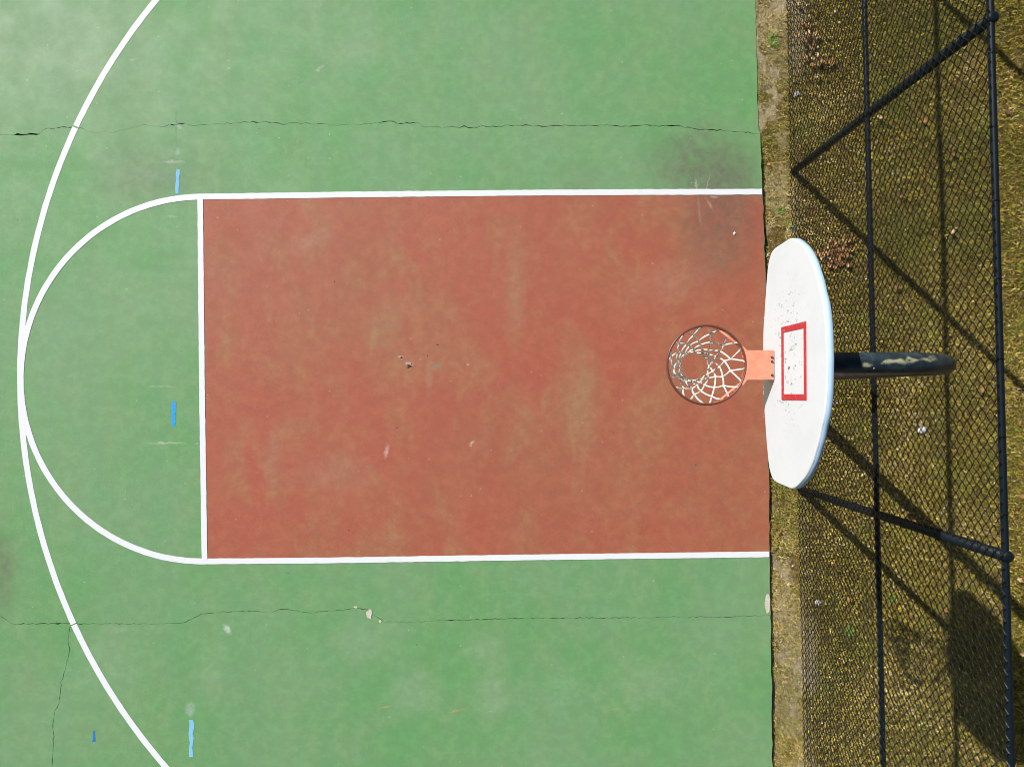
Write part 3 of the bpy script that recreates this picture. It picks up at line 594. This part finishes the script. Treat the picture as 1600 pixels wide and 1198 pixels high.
# leaves: three lobed, curled blades sharing their meshes
def leafmesh(seed):
    rs = random.Random(seed); bm = bmesh.new(); N = 9; mid = []; L = []; R = []
    for i in range(N):
        t = i / (N - 1); w = .36 * math.sin(math.pi * min(1, t * .93 + .04)) ** .7 * (1 + .5 * (-1) ** i * (0 < i < N - 1) * .7); cz = .16 * math.sin(t * 2.6 + rs.uniform(-.3, .3)) + .05
        mid.append(bm.verts.new((t - .5, 0, cz * .8))); L.append(bm.verts.new((t - .5 + rs.uniform(-.04, .04), w * rs.uniform(.8, 1.15), cz + rs.uniform(.05, .28)))); R.append(bm.verts.new((t - .5 + rs.uniform(-.04, .04), -w * rs.uniform(.8, 1.15), cz + rs.uniform(-.02, .24))))
    for i in range(N - 1):
        bm.faces.new((mid[i], mid[i + 1], L[i + 1], L[i])); bm.faces.new((R[i], R[i + 1], mid[i + 1], mid[i]))
    s0 = bm.verts.new((-.78, .02, .10)); s1 = bm.verts.new((-.78, -.02, .10)); bm.faces.new((mid[0], s0, s1))
    me = bpy.data.meshes.new('leaf'); bm.to_mesh(me); bm.free(); me.materials.append(m_leaf[seed % 3])
    for p in me.polygons: p.use_smooth = True
    return me
LM = [leafmesh(i) for i in range(6)]; todo = {}
def leaf(px, py, size, label, group, mi=None):
    me = LM[random.randrange(6) if mi is None else mi + 3 * random.randrange(2)]
    o = bpy.data.objects.new('fallen_leaf', me); COL.objects.link(o); o['category'] = 'leaf'; o['group'] = group
    if label is None:
        mr = 1362 + .019 * (py - 599); zone = 'in the bare strip beside the court' if px < 1242 else 'left of the middle rail' if px < mr else 'between middle rail and its shadow' if px < mr + 121 else 'between rail shadow and top rail' if px < mr + 202 else 'right of the top rail'
        lev_ = [t for y_, t in ((110, 'near the top of the photo'), (240, 'level with the upper crack'), (340, 'level with the upper lane line'), (480, 'beside the upper backboard'), (640, 'level with the hoop pole'), (770, 'beside the lower backboard'), (890, 'level with the lower lane line'), (1000, 'level with the lower crack'), (9999, 'near the bottom of the photo')) if py < y_][0]
        todo.setdefault((('rust', 'tan', 'brown')[LM.index(me) % 3], zone, lev_), []).append((py, px, o))
    else: o['label'] = label
    o.location = G(px, py, .026 + random.uniform(0, .014)); o.scale = (size * 1.12,) * 3; o.rotation_euler = (random.uniform(-.5, .5), random.uniform(-.5, .5), random.uniform(0, 6.28))
pile = 'dry brown leaf in the leaf pile beside the upper end of the backboard'
for i in range(95):
    a = random.gauss(0, 1); leaf(1307 + 15 * a, 395 + 12 * random.gauss(0, 1) - 3 * a, random.uniform(.035, .055), pile, 'leaf pile beside the backboard', random.choice((0, 0, 1)))
topl = 'brown leaf scattered on pale ground by the fence at the top of the photo'
for i in range(34): leaf(1259 + random.gauss(0, 8), 55 + random.gauss(0, 26), random.uniform(.03, .045), topl, 'leaves by the fence at the top', random.choice((0, 2, 1)))
clus = 'tan leaf in the small leaf cluster behind the fence near the top'
for i in range(16): leaf(1283 + random.gauss(0, 13), 102 + random.gauss(0, 7), random.uniform(.04, .06), clus, 'small leaf cluster near the top', random.choice((0, 1)))
sing = 'single dry leaf lying on the grass behind the fence'
for (px, py) in ((1298, 27), (1504, 30), (1308, 70), (1372, 185), (1440, 195), (1487, 235), (1488, 245), (1405, 310), (1482, 362), (1397, 452), (1442, 452), (1484, 455), (1465, 438), (1437, 661), (1450, 655), (1414, 798), (1415, 800), (1497, 908), (1365, 895), (1332, 900), (1322, 938), (1362, 1034), (1472, 950), (1412, 1105), (1440, 1110), (1316, 1032), (1290, 1060), (1256, 1062), (1334, 830), (1365, 838), (1308, 690), (1296, 680), (1530, 610), (1520, 480), (1352, 700), (1420, 960), (1466, 965), (1340, 1120), (1520, 1010)):
    leaf(px + random.uniform(-3, 3), py + random.uniform(-3, 3), random.uniform(.035, .055), None, 'single leaves on the grass behind the fence')
rgt = 'single leaf on the golden grass right of the fence top rail'
for (px, py) in ((1588, 462), (1592, 775), (1590, 905), (1588, 660), (1567, 25), (1588, 318), (1594, 182), (1566, 178), (1594, 1020)): leaf(px, py, random.uniform(.04, .06), None, 'leaves right of the top rail')
strp = 'dry leaf lying in the bare strip between court and fence'
for (px, py) in ((1222, 352), (1230, 150), (1200, 257), (1215, 830), (1222, 828), (1233, 205), (1238, 250), (1228, 145), (1210, 1005)): leaf(px, py, random.uniform(.03, .045), None, 'leaves in the bare strip')

for (cl, zone, lv), L in todo.items():
    L.sort(key=lambda q: q[:2]); k = len(L)
    w_ = [''] if k == 1 else ['upper ', 'lower '] if k == 2 else ['upper ', 'middle ', 'lower '] if k == 3 else [n_ + ' from top ' for n_ in ('first', 'second', 'third', 'fourth', 'fifth', 'sixth', 'seventh')]
    for (a_, b_, o), ww in zip(L, w_): o['label'] = f'{ww}{cl} leaf {zone}, {lv}'
